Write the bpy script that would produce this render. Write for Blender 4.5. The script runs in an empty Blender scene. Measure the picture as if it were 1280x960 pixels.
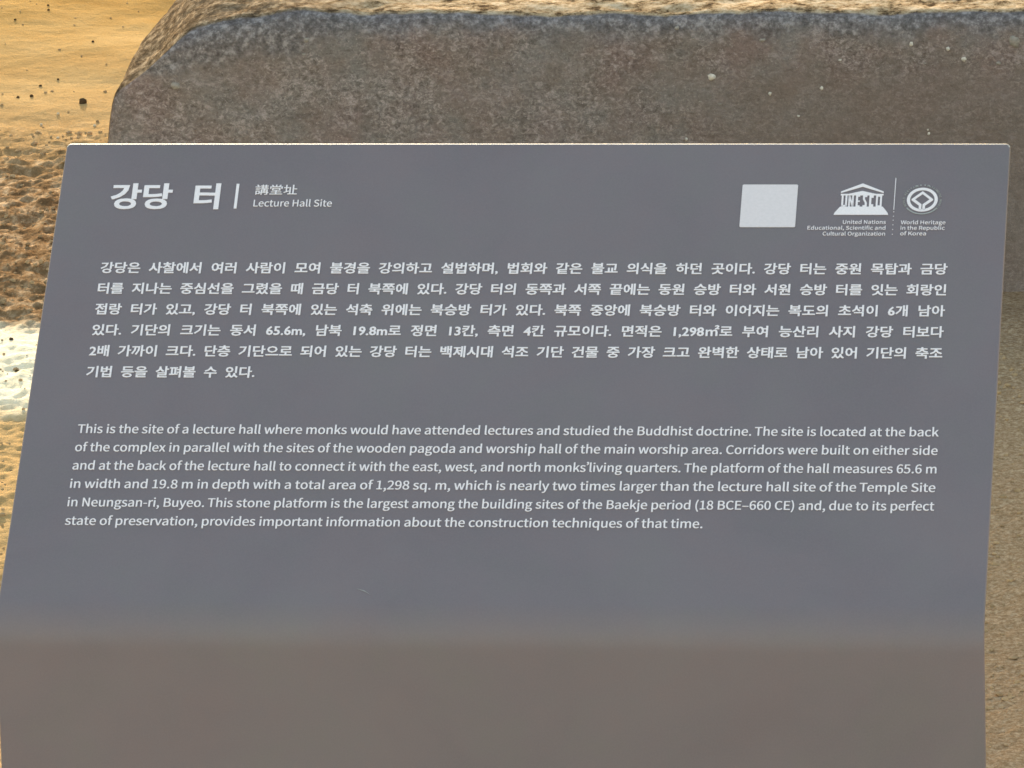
import bpy, bmesh, math, random, json
import numpy as np
from mathutils import Vector, Matrix, noise
from mathutils.bvhtree import BVHTree

R = math.radians
SC = bpy.context.scene
COL = SC.collection
random.seed(7)

# ------------------------------------------------------------------ camera
cam = bpy.data.cameras.new('camera')
cam.sensor_width = 36.0
cam.lens = 11012.565 / 1280.0 * 36.0
cam.clip_start, cam.clip_end = 0.05, 2000
camo = bpy.data.objects.new('camera', cam)
COL.objects.link(camo)
YAW, PITCH, ROLL = -0.12342, R(14), -0.026687
fw = Vector((math.sin(YAW)*math.cos(PITCH), math.cos(YAW)*math.cos(PITCH), -math.sin(PITCH)))
rt = Vector((math.cos(YAW), -math.sin(YAW), 0)); up = rt.cross(fw)
r2 = rt*math.cos(ROLL)+up*math.sin(ROLL); u2 = -rt*math.sin(ROLL)+up*math.cos(ROLL)
CAMP = Vector((0.8671, -6.7931, 2.3567))
M = Matrix((r2, u2, -fw)).transposed().to_4x4()
M.translation = CAMP
camo.matrix_world = M
SC.camera = camo

# ------------------------------------------------------------------ sky, sun, exposure
SUN_EL, SUN_AZ = R(8.9), R(-11.0)          # sun low behind the block, to the left (azimuth from +Y, clockwise)
w = bpy.data.worlds.new('World'); SC.world = w; w.use_nodes = True
sk = w.node_tree.nodes.new('ShaderNodeTexSky')
sk.sky_type = 'NISHITA'; sk.sun_disc = False
sk.sun_elevation = SUN_EL; sk.sun_rotation = SUN_AZ
sk.air_density = 1.2; sk.dust_density = 1.5; sk.ozone_density = 0.0
w.node_tree.links.new(sk.outputs[0], w.node_tree.nodes['Background'].inputs[0])
w.node_tree.nodes['Background'].inputs[1].default_value = 0.15
sun = bpy.data.lights.new('sun', 'SUN'); sun.energy = 4.5; sun.angle = R(0.5); sun.color = (1.0, .88, .70)
suno = bpy.data.objects.new('sun', sun); COL.objects.link(suno)
sd = Vector((math.sin(SUN_AZ)*math.cos(SUN_EL), math.cos(SUN_AZ)*math.cos(SUN_EL), math.sin(SUN_EL)))
suno.rotation_euler = sd.to_track_quat('Z', 'Y').to_euler()
suno.location = sd*30
SC.view_settings.view_transform = 'Standard'; SC.view_settings.look = 'None'
SC.view_settings.exposure = 1.75; SC.view_settings.gamma = 1.0
SC.cycles.filter_width = 1.6

# ------------------------------------------------------------------ helpers
def link(o, parent=None):
    COL.objects.link(o)
    if parent is not None: o.parent = parent
    return o

def obj(name, bm, mat, parent=None, smooth=False):
    me = bpy.data.meshes.new(name)
    if isinstance(bm, bmesh.types.BMesh):
        bm.to_mesh(me); bm.free()
    else:
        me.from_pydata(*bm); me.update()
    if smooth: me.polygons.foreach_set('use_smooth', [True]*len(me.polygons))
    if mat: me.materials.append(mat)
    return link(bpy.data.objects.new(name, me), parent)

def tag(o, label=None, cat=None, group=None, kind=None):
    if label: o['label'] = label
    if cat: o['category'] = cat
    if group: o['group'] = group
    if kind: o['kind'] = kind
    return o

def empty(name, loc):
    o = bpy.data.objects.new(name, None); o.location = loc; o.empty_display_size = .1
    return link(o)

def hash2(ix, iy, seed):
    h = (ix.astype(np.int64)*374761393 + iy.astype(np.int64)*668265263 + seed*974711) & 0xffffffff
    h = ((h ^ (h >> 13))*1274126177) & 0xffffffff
    h = (h ^ (h >> 16)) & 0xffff
    return h/65535.0
def vnoise(x, y, seed=0):
    ix, iy = np.floor(x), np.floor(y); fx, fy = x-ix, y-iy
    ix, iy = ix.astype(np.int64), iy.astype(np.int64)
    fx = fx*fx*(3-2*fx); fy = fy*fy*(3-2*fy)
    a, b = hash2(ix, iy, seed), hash2(ix+1, iy, seed)
    c, d = hash2(ix, iy+1, seed), hash2(ix+1, iy+1, seed)
    return (a*(1-fx)+b*fx)*(1-fy)+(c*(1-fx)+d*fx)*fy - .5
def fbm(x, y, f, octs=4, seed=0, gain=.5):
    s, a = 0, 1.0
    for k in range(octs):
        s = s + a*vnoise(x*f+13.7*k, y*f-7.3*k, seed+k); f *= 2.03; a *= gain
    return s
def smooth(e0, e1, v):
    t = np.clip((v-e0)/(e1-e0), 0, 1); return t*t*(3-2*t)

class N:
    """small node-tree helper"""
    def __init__(s, name, rough=.8):
        s.m = bpy.data.materials.new(name); s.m.use_nodes = True
        s.t = s.m.node_tree; s.b = s.t.nodes['Principled BSDF']
        s.b.inputs['Roughness'].default_value = rough
        s.geo = s.t.nodes.new('ShaderNodeNewGeometry'); s.pos = s.geo.outputs['Position']
    def new(s, kind, **kw):
        n = s.t.nodes.new(kind)
        for k, v in kw.items(): setattr(n, k, v)
        return n
    def put(s, sock, v):
        if hasattr(v, 'is_output'): s.t.links.new(v, sock)
        else: sock.default_value = v
    def mapped(s, sx, sy, sz, rot=(0,0,0)):
        n = s.new('ShaderNodeMapping'); s.put(n.inputs[0], s.pos)
        n.inputs['Rotation'].default_value = rot
        n.inputs['Scale'].default_value = (sx, sy, sz); return n.outputs[0]
    def noise(s, scale, detail=6, rough=.6, vec=None, dist=0):
        n = s.new('ShaderNodeTexNoise'); s.put(n.inputs['Vector'], vec or s.pos)
        n.inputs['Scale'].default_value = scale; n.inputs['Detail'].default_value = detail
        n.inputs['Roughness'].default_value = rough; n.inputs['Distortion'].default_value = dist
        return n.outputs[0]
    def voro(s, scale, vec=None):
        n = s.new('ShaderNodeTexVoronoi'); s.put(n.inputs['Vector'], vec or s.pos)
        n.inputs['Scale'].default_value = scale; return n.outputs['Distance']
    def ramp(s, fac, stops):
        n = s.new('ShaderNodeValToRGB'); s.put(n.inputs[0], fac)
        e = n.color_ramp.elements
        while len(e) < len(stops): e.new(.5)
        for el, (p, c) in zip(e, stops):
            el.position = p; el.color = (*c, 1) if not isinstance(c, float) else (c, c, c, 1)
        return n.outputs[0]
    def mix(s, fac, a, b, mode='MIX'):
        n = s.new('ShaderNodeMix', data_type='RGBA', blend_type=mode)
        s.put(n.inputs[0], fac)
        for k, v in ((6, a), (7, b)):
            s.put(n.inputs[k], v if hasattr(v, 'is_output') else (*v, 1))
        return n.outputs[2]
    def math(s, op, a, b=0., c=None, clamp=False):
        n = s.new('ShaderNodeMath', operation=op, use_clamp=clamp)
        s.put(n.inputs[0], a); s.put(n.inputs[1], b)
        if c is not None: s.put(n.inputs[2], c)
        return n.outputs[0]
    def step(s, v, lo, hi):
        n = s.new('ShaderNodeMapRange', interpolation_type='SMOOTHSTEP')
        s.put(n.inputs[0], v); n.inputs[1].default_value = lo; n.inputs[2].default_value = hi
        return n.outputs[0]
    def sep(s, v=None):
        n = s.new('ShaderNodeSeparateXYZ'); s.put(n.inputs[0], v or s.pos); return n.outputs
    def bump(s, h, strength, dist):
        n = s.new('ShaderNodeBump'); n.inputs['Strength'].default_value = strength
        n.inputs['Distance'].default_value = dist; s.put(n.inputs['Height'], h)
        if s.b.inputs['Normal'].links: s.put(n.inputs['Normal'], s.b.inputs['Normal'].links[0].from_socket)
        s.put(s.b.inputs['Normal'], n.outputs[0])
    def color(s, c): s.put(s.b.inputs['Base Color'], c if hasattr(c, 'is_output') else (*c, 1)); return s

# ------------------------------------------------------------------ materials
def mat_panel():
    n = N('dark_grey_coated_steel', .5)
    big = n.noise(5, 5, .6, dist=.4)
    c = n.ramp(big, [(.3, (.170, .144, .168)), (.5, (.190, .160, .184)), (.7, (.200, .172, .192))])
    blot = n.noise(11, 6, .7, n.mapped(1, 1, 1, (.4, .2, .7)))
    c = n.mix(.10, c, n.ramp(blot, [(.38, (.16, .20, .15)), (.5, (.18, .16, .17)), (.62, (.23, .15, .15))]))
    fine = n.noise(700, 3, .6)
    c = n.mix(n.ramp(fine, [(.35, .0), (.7, .35)]), c, (.23, .197, .220))
    n.color(c)
    n.put(n.b.inputs['Roughness'], n.ramp(n.noise(22, 5, .6), [(.3, .46), (.7, .58)]))
    n.b.inputs['Specular IOR Level'].default_value = .32
    n.bump(n.noise(1500, 2, .5), .05, .0005)
    return n.m

def mat_print():
    n = N('white_screen_print', .55)
    n.color(n.ramp(n.noise(900, 3, .6), [(.3, (.84, .76, .80)), (.7, (.93, .85, .90))]))
    return n.m

def mat_flat(name, c, rough=.7, var=.15, sc=60):
    n = N(name, rough)
    n.color(n.ramp(n.noise(sc, 4, .6), [(.25, tuple(v*(1-var) for v in c)), (.75, tuple(min(1, v*(1+var)) for v in c))]))
    return n.m

def mat_soil():
    n = N('dry_sandy_soil', .95)
    n.b.inputs['Specular IOR Level'].default_value = 0
    X, Y, Z = n.sep()
    wob = n.math('MULTIPLY_ADD', n.noise(9, 5, .6), .30, -.15)
    Yw = n.math('ADD', Y, wob); Xw = n.math('ADD', X, wob)
    base = n.ramp(n.noise(5, 8, .65), [(.28, (.355, .200, .062)), (.5, (.435, .268, .100)), (.75, (.51, .345, .155))])
    base = n.mix(n.math('MULTIPLY', n.step(Yw, 4.75, 4.05), .45), base, (.47, .335, .185))
    # darker loosened earth round the foot of the stone block
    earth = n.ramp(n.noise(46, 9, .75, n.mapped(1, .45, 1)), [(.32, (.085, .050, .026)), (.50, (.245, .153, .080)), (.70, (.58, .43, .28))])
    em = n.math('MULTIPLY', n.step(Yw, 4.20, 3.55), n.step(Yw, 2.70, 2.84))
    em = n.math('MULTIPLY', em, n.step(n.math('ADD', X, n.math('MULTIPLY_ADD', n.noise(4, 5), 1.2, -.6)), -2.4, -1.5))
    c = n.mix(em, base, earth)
    # paler strip of ground in front of it
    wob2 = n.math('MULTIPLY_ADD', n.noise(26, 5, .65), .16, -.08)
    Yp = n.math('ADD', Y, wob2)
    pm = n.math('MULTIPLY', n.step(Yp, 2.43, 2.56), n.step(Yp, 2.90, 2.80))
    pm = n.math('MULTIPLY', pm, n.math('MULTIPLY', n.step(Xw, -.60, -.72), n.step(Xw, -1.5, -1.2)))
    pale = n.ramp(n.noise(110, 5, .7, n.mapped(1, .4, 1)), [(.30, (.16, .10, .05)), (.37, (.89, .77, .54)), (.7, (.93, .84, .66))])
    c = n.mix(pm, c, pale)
    # greyer, grainier ground towards the right
    grey = n.ramp(n.noise(190, 6, .78), [(.34, (.20, .122, .068)), (.5, (.36, .238, .145)), (.64, (.60, .45, .31))])
    gm = n.math('MULTIPLY', n.step(Xw, -.35, .05), n.step(Yw, 3.9, 3.3))
    gm = n.math('MAXIMUM', gm, n.step(Yw, 1.35, .9))  # near ground greyed as well, to cut the warm bounce onto the sign
    c = n.mix(n.math('MULTIPLY', gm, .85), c, grey)
    g = n.noise(260, 4, .7)
    c = n.mix(n.math('MULTIPLY', n.step(g, .60, .72), .45), c, (.62, .52, .36))
    c = n.mix(n.math('MULTIPLY', n.step(g, .40, .30), .55), c, (.15, .095, .045))
    n.color(c)
    n.bump(n.noise(45, 6, .65), .5, .008)
    n.bump(n.noise(240, 4, .7), .7, .003)
    return n.m

def mat_stone():
    n = N('weathered_granite', 1.0)
    n.b.inputs['Specular IOR Level'].default_value = 0
    X, Y, Z = n.sep()
    a = n.ramp(n.noise(9, 8, .65, dist=.3), [(.30, (.150, .118, .094)), (.46, (.185, .150, .115)), (.6, (.180, .165, .140)), (.75, (.235, .195, .150))])
    tint = n.ramp(n.noise(16, 5, .6), [(.35, (.205, .150, .125)), (.5, (.18, .16, .13)), (.65, (.165, .175, .150))])
    c = n.mix(.45, a, tint)
    fib = n.noise(150, 9, .8, n.mapped(1, 1, 1.3, (0, R(24), 0)), .8)
    patch = n.step(n.noise(15, 6, .65), .36, .62)
    wisp = n.noise(34, 9, .8, n.mapped(1, 1, 1.5, (0, R(-28), 0)), 1.2)
    c = n.mix(n.math('MULTIPLY', n.step(wisp, .51, .66), .55), c, (.33, .285, .245))
    c = n.mix(n.math('MULTIPLY', n.step(wisp, .47, .36), .50), c, (.085, .070, .058))
    c = n.mix(n.math('MULTIPLY', n.step(fib, .50, .61), n.math('MULTIPLY_ADD', patch, .55, .22)), c, (.40, .35, .30))
    c = n.mix(n.math('MULTIPLY', n.step(fib, .49, .40), n.math('MULTIPLY_ADD', patch, .35, .30)), c, (.070, .056, .048))
    c = n.mix(n.math('MULTIPLY', n.step(n.noise(420, 3, .7), .60, .68), .45), c, (.46, .42, .37))
    c = n.mix(n.math('MULTIPLY', n.step(n.noise(350, 3, .7, n.mapped(1, 1, 1, (1, 2, 0))), .40, .33), .45), c, (.055, .045, .04))
    # smoother, browner right part of the face
    sm = n.math('MULTIPLY', n.step(n.math('ADD', X, n.math('MULTIPLY_ADD', n.noise(6, 4), .5, -.25)), -.35, .0), n.step(Z, .275, .235))
    c = n.mix(n.math('MULTIPLY', sm, .60), c, (.172, .140, .108))
    # blue grey band along the upper arris, sky light on its rounding painted in
    zb = n.math('ADD', Z, n.math('MULTIPLY_ADD', n.noise(18, 6, .65), .07, -.035))
    left = n.math('MULTIPLY', n.step(X, -.45, -.85), .055)
    band = n.step(n.math('ADD', zb, left), .288, .312)
    bl = n.ramp(n.noise(110, 8, .78), [(.38, (.046, .046, .043)), (.5, (.125, .122, .114)), (.61, (.33, .32, .29))])
    c = n.mix(n.math('MULTIPLY', band, .72), c, bl)
    c = n.mix(1.0, c, (1.36, 1.30, 1.52), 'MULTIPLY')
    # upper surface coloured paler to carry the sunlight, with earth dusted in its grain
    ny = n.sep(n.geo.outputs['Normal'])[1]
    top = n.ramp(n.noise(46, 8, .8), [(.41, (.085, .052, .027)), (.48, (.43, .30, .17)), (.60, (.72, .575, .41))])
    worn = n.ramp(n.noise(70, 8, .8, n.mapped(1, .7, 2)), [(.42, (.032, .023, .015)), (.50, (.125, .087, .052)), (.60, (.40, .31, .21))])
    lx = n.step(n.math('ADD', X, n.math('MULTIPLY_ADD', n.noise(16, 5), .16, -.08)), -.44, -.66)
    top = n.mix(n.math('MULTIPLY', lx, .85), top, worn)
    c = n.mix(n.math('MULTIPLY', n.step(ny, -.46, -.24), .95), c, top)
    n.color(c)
    n.bump(n.noise(60, 8, .75), .7, .008)
    n.bump(n.noise(330, 4, .75), .8, .002)
    return n.m

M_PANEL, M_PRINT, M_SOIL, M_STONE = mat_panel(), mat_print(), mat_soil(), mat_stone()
M_DIM = mat_flat('faded_grey_print', (.40, .40, .40), .6, .2, 900)
M_LABEL = mat_flat('white_vinyl', (.76, .68, .72), .4, .05, 400)
M_LICHEN = mat_flat('pale_lichen', (.60, .55, .51), .9, .3, 300)
M_EDGE = mat_flat('bright_metal_rim', (.46, .45, .44), .55, .1, 300)  # paler colour and shine put in for the sunlit line on the top edge
M_EDGE.node_tree.nodes['Principled BSDF'].inputs['Metallic'].default_value = .5
M_LICHEN_GREY = mat_flat('grey_lichen', (.30, .27, .25), .9, .3, 300)
M_POST = mat_flat('galvanised_steel', (.30, .30, .30), .45, .12, 80)

# ------------------------------------------------------------------ ground: one sheet, fine where the photo sees it
def axis(parts):
    v = []
    for a, b, st in parts: v += list(np.arange(a, b-1e-9, st))
    return np.array(v+[parts[-1][1]])
def far(a, b, k): return list(a+(b-a)*(np.linspace(0, 1, k)**3))
gx = np.concatenate([-np.array(far(1.6, 400, 26))[:0:-1], axis([(-1.6, -1.3, .02), (-1.3, -.62, .0035), (-.62, .14, .02), (.14, .42, .004), (.42, 1.8, .04)]), far(1.8, 400, 26)[1:]])
gy = np.concatenate([-np.array(far(.2, 400, 26))[:0:-1], axis([(-.2, 1.0, .05), (1.0, 4.8, .0065), (4.8, 6.5, .03)]), far(6.5, 400, 24)[1:]])
GX, GY = np.meshgrid(gx, gy)
def ground_z(x, y):
    near = np.exp(-(np.maximum(0, np.hypot(x+.2, y-2.5)-4)/6)**2)
    h = fbm(x, y, 1.3, 3, 3)*.020
    h = h + fbm(x, y, 9, 4, 11)*.0035
    rough = smooth(4.15, 3.6, y+.25*vnoise(x*4, y*4, 5))*smooth(2.76, 2.90, y)*smooth(-.45, -.75, x)
    clod = fbm(x, y*.8, 17, 4, 21, .6)
    h = h + rough*(.003*clod + .0055*fbm(x, y*.7, 44, 4, 31, .7) + .0025*fbm(x, y, 110, 2, 51))
    h = h + .0035*fbm(x, y, 70, 2, 41, .7)*(smooth(3.1, 2.6, y)*.9+.15)
    h = h - .012*smooth(2.46, 2.54, y)*smooth(2.90, 2.80, y)*smooth(-.6, -.75, x)*0
    return h*near - .006
GZ = ground_z(GX, GY)
nx, ny = len(gx), len(gy)
verts = np.stack([GX.ravel(), GY.ravel(), GZ.ravel()], -1)
ii = (np.arange(ny-1)[:, None]*nx+np.arange(nx-1)[None, :]).ravel()
faces = np.stack([ii, ii+1, ii+1+nx, ii+nx], -1)
me = bpy.data.meshes.new('ground')
me.vertices.add(len(verts)); me.vertices.foreach_set('co', verts.ravel())
me.loops.add(len(faces)*4); me.loops.foreach_set('vertex_index', faces.ravel().astype(np.int32))
me.polygons.add(len(faces)); me.polygons.foreach_set('loop_start', np.arange(0, len(faces)*4, 4, dtype=np.int32))
me.update(calc_edges=True); me.validate()
me.polygons.foreach_set('use_smooth', [True]*len(faces))
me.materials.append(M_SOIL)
tag(link(bpy.data.objects.new('ground', me)), kind='structure')
def gz(x, y): return float(ground_z(np.array([float(x)]), np.array([float(y)]))[0])

# ------------------------------------------------------------------ the stone block
def rounded_block(x0, x1, y0, y1, z0, z1, r, st):
    bm = bmesh.new()
    def sheet(o, a, b, na, nb):
        g = [[bm.verts.new(o+a*(i/na)+b*(j/nb)) for j in range(nb+1)] for i in range(na+1)]
        for i in range(na):
            for j in range(nb): bm.faces.new((g[i][j], g[i+1][j], g[i+1][j+1], g[i][j+1]))
    V = Vector; dx, dy, dz = V((x1-x0,0,0)), V((0,y1-y0,0)), V((0,0,z1-z0)); o = V((x0,y0,z0))
    kx, ky, kz = [max(2, round(d/st)) for d in (x1-x0, y1-y0, z1-z0)]
    sheet(o, dx, dz, kx, kz); sheet(o+dz, dx, dy, kx, ky); sheet(o+dx, dy, dz, ky, kz)
    sheet(o+dy, dz, dx, kz, kx); sheet(o, dz, dy, kz, ky); sheet(o, dy, dx, ky, kx)
    bmesh.ops.remove_doubles(bm, verts=bm.verts, dist=1e-5)
    lo, hi = V((x0+r,y0+r,z0+r)), V((x1-r,y1-r,z1-r))
    for v in bm.verts:
        q = V([min(max(v.co[k], lo[k]), hi[k]) for k in range(3)])
        d = v.co-q
        n = d.normalized() if d.length > 1e-9 else V((0,0,1))
        p = q+n*r
        # worn, sinking top corner at the left end
        fx = max(0, 1-(p.x-x0)/.28); fy = max(0, 1-(p.y-y0)/.20)
        up_ = max(0, (p.z-.10)/(z1-.10))
        p.z -= up_**3*(.050*fx**2.0*(.30+.70*fy)+.035*max(0, 1-(p.x-x0)/.10)**2)
        p.x += .05*up_**4*max(0, 1-(p.x-x0)/.12)
        k = noise.fractal(p*4.0, 1.0, 2.0, 4)*.004 + noise.fractal(p*22.0+V((5,1,3)), 1.0, 2.0, 4)*.0028
        edge = max(0, up_-.86)/.14
        k += noise.fractal(p*14.0+V((9,2,1)), .8, 2.0, 4)*.0028*edge
        v.co = p+n*k
    bmesh.ops.recalc_face_normals(bm, faces=bm.faces)
    return bm
SY = 3.047
bm = rounded_block(-.822, 1.75, SY, SY+.62, -.10, .322, .024, .0095)
stone_tree = BVHTree.FromBMesh(bm)
stone = obj('stone_block', bm, M_STONE, smooth=True)
tag(stone, 'long weathered grey brown stone block with worn rounded corner lying behind the sign', 'stone block')

def at_px(px, py):
    """point of the block's front face seen at a place of the photograph (used only to find where each lichen fleck grows)"""
    d = fw+r2*((px-640)/11012.565)-u2*((py-480)/11012.565)
    hit, nrm, i, dist = stone_tree.ray_cast(CAMP, d.normalized())
    return hit, nrm
def fleck(px, py, w_, h_, seed, dim=False):
    hit, nrm = at_px(px, py)
    if hit is None: return
    rs = random.Random(seed)
    t1 = Vector((1,0,0)); t1 = (t1-nrm*t1.dot(nrm)).normalized(); t2 = nrm.cross(t1)
    b = bmesh.new(); k = 14
    rad = [rs.uniform(.72, 1.15) for _ in range(k)]
    ring = []; ring2 = []
    for i in range(k):
        a = 2*math.pi*i/k; q = t1*(math.cos(a)*w_*rad[i])+t2*(math.sin(a)*h_*rad[i])
        ring.append(b.verts.new(q-nrm*.002)); ring2.append(b.verts.new(q*.86+nrm*.0014))
    c = b.verts.new(nrm*.0020)
    for i in range(k):
        j = (i+1) % k
        b.faces.new((ring[i], ring[j], ring2[j], ring2[i])); b.faces.new((ring2[i], ring2[j], c))
    bmesh.ops.recalc_face_normals(b, faces=b.faces)
    o = obj('lichen_spot', b, M_LICHEN_GREY if dim else M_LICHEN, stone, True); o.location = hit
S = .00093
for i, (px, py, a, b_) in enumerate([(889.5, 96, 6, 5.5), (962.5, 117, 2.6, 3), (998, 145, 2.2, 1.6), (1027, 110, 3, 3), (1160, 162, 1.6, 1.6), (1161, 167, 2.2, 2.4),
        (1050, 75, 2.6, 1.6), (1156, 79, 2.2, 1.2), (1185, 61, 3, 3.4), (1248, 79, 4, 3), (1268, 52, 9, 9), (1139, 55, 3, 4), (953, 50, 5, 3), (846, 35, 4, 3.5),
        (867, 48, 3, 1.2), (875, 127, 2, 1), (900, 130, 3.4, 1), (383, 50, 4, 4), (219, 107, 8, 6), (858, 174, 2, 3), (1205, 74, 4, 3.5), (380, 68, 3, 2)]):
    fleck(px, py, a*S*.9, b_*S*.9, i, py in (107, 50, 35, 127, 130, 48, 68, 52, 79))

# ------------------------------------------------------------------ loose stones and clods
def lump(rx, ry, rz, seed, sub=2, amp=.35):
    b = bmesh.new(); bmesh.ops.create_icosphere(b, subdivisions=sub, radius=1)
    o = Vector((seed*3.1, seed*1.7, seed*.9))
    for v in b.verts:
        k = 1+amp*noise.noise(v.co*1.6+o)+amp*.5*noise.noise(v.co*4+o)
        v.co = Vector((v.co.x*rx*k, v.co.y*ry*k, v.co.z*rz*k))
    return b
M_CLOD = mat_flat('dark_earth_clod', (.075, .050, .030), .95, .4, 120)
M_PEB = mat_flat('pale_pebble', (.62, .54, .42), .8, .2, 90)
for m_ in (M_CLOD, M_PEB, M_LICHEN, M_LICHEN_GREY): m_.node_tree.nodes['Principled BSDF'].inputs['Specular IOR Level'].default_value = 0
def onground(px, py):
    d = fw+r2*((px-640)/11012.565)-u2*((py-480)/11012.565)
    t = -CAMP.z/d.z; return CAMP+d*t
for px, py, rx, rz, kind, lab in [
        (103, 116, 7.5, 5.5, 0, 'largest dark earth clod on the golden sand close to the stone block'),
        (39, 108, 3.2, 2.8, 0, 'small dark clod on golden sand, right one of the close pair'),
        (22, 109.5, 2.8, 2.2, 0, 'small dark clod on golden sand, left one of the close pair'),
        (60, 3, 2.2, 2.0, 0, 'tiny dark clod at the top edge of the photo, above its twin'),
        (60.5, 8.5, 2.4, 2.0, 0, 'tiny dark clod just below its twin near the top edge'),
        (19, 21, 2.4, 2.0, 0, 'dark clod on golden sand nearest the top left corner'),
        (116, 44, 2.6, 2.2, 0, 'lone dark clod on sand beside the upper corner of the stone block'),
        (72, 86, 2.2, 1.8, 0, 'tiny lone dark clod on golden sand midway up the sand'),
        (50, 94.5, 3.0, 1.8, 0, 'flat brown clod on golden sand just above the close pair'),
        (72, 129.5, 2.6, 2.2, 1, 'pale pebble on sand, right above the loosened brown earth'),
        (51, 141, 2.6, 2.6, 1, 'leftmost pale pebble at the upper edge of the loosened earth'),
        (72, 158.5, 3.0, 2.4, 1, 'pale pebble lying in the brown earth beside the stone block'),
        (118, 143, 2.6, 2.2, 1, 'pale pebble nearest the left side of the stone block'),
        (21, 461, 3.5, 2.0, 0, 'dark clod on the pale strip left of the sign'),
        (14, 425, 3.4, 2.6, 0, 'dark clod at the upper edge of the pale strip')]:
    p = onground(px, py); s_ = .00072*1.33
    b = lump(rx*s_*.75, rx*s_*.7, rz*s_*.8, px+py, 3)
    o = obj('earth_clod' if kind == 0 else 'pebble', b, (M_CLOD, M_PEB)[kind], None, True)
    o.location = (p.x, p.y, gz(p.x, p.y)+rz*s_*.4)
    tag(o, lab, 'clod' if kind == 0 else 'pebble', 'dark clods scattered on the sand' if kind == 0 else 'pale pebbles round the stone block')

def scatter(name, spec, mat, label):
    b = bmesh.new(); bmesh.ops.create_icosphere(b, subdivisions=1, radius=1); b.verts.index_update(); rs = random.Random(3)
    tv = [v.co.copy() for v in b.verts]; tf = [tuple(v.index for v in f.verts) for f in b.faces]; b.free(); V_, F_ = [], []
    for count, x0, x1, y0, y1, s0, s1 in spec:
        for _ in range(count):
            x, y = rs.uniform(x0, x1), rs.uniform(y0, y1); s = s0+(s1-s0)*rs.random()**3
            mtx = Matrix.Translation((x, y, gz(x, y)+s*.25)) @ Matrix.Rotation(rs.uniform(0, 6.3), 4, 'Z') @ Matrix.Diagonal((s*rs.uniform(.8, 1.4), s, s*rs.uniform(.5, .9), 1))
            k = len(V_)
            V_ += [mtx @ (q+Vector([rs.uniform(-.22, .22) for _ in range(3)])) for q in tv]
            F_ += [tuple(i+k for i in q) for q in tf]
    o = obj(name, (V_, [], F_), mat, None, False)
    return tag(o, label, 'gravel', None, 'stuff')
M_GRIT = mat_flat('sandy_grit', (.42, .29, .17), .9, .45, 35)
M_GRIT.node_tree.nodes['Principled BSDF'].inputs['Specular IOR Level'].default_value = 0
scatter('gravel', [(1500, -1.25, -.70, 2.86, 3.95, .0009, .0042), (420, -1.2, -.66, 1.5, 2.5, .0014, .0045), (120, -1.1, -.7, 2.5, 2.86, .001, .004),
                   (1300, .12, .45, 1.0, 2.75, .0012, .0042), (250, -.7, .15, 1.0, 3.0, .002, .006), (120, -1.4, -.7, 3.9, 4.8, .0012, .003)],
        M_GRIT, 'loose sandy grit and crumbs of earth strewn over the ground')

# ------------------------------------------------------------------ the information sign
W2, TOP_L, SLOPE, ZF = .40, .5073, .65217, .45
sign = empty('information_sign', (0, 0, 0))
tag(sign, 'dark grey bent metal information sign with white Korean and English text', 'sign')

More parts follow.
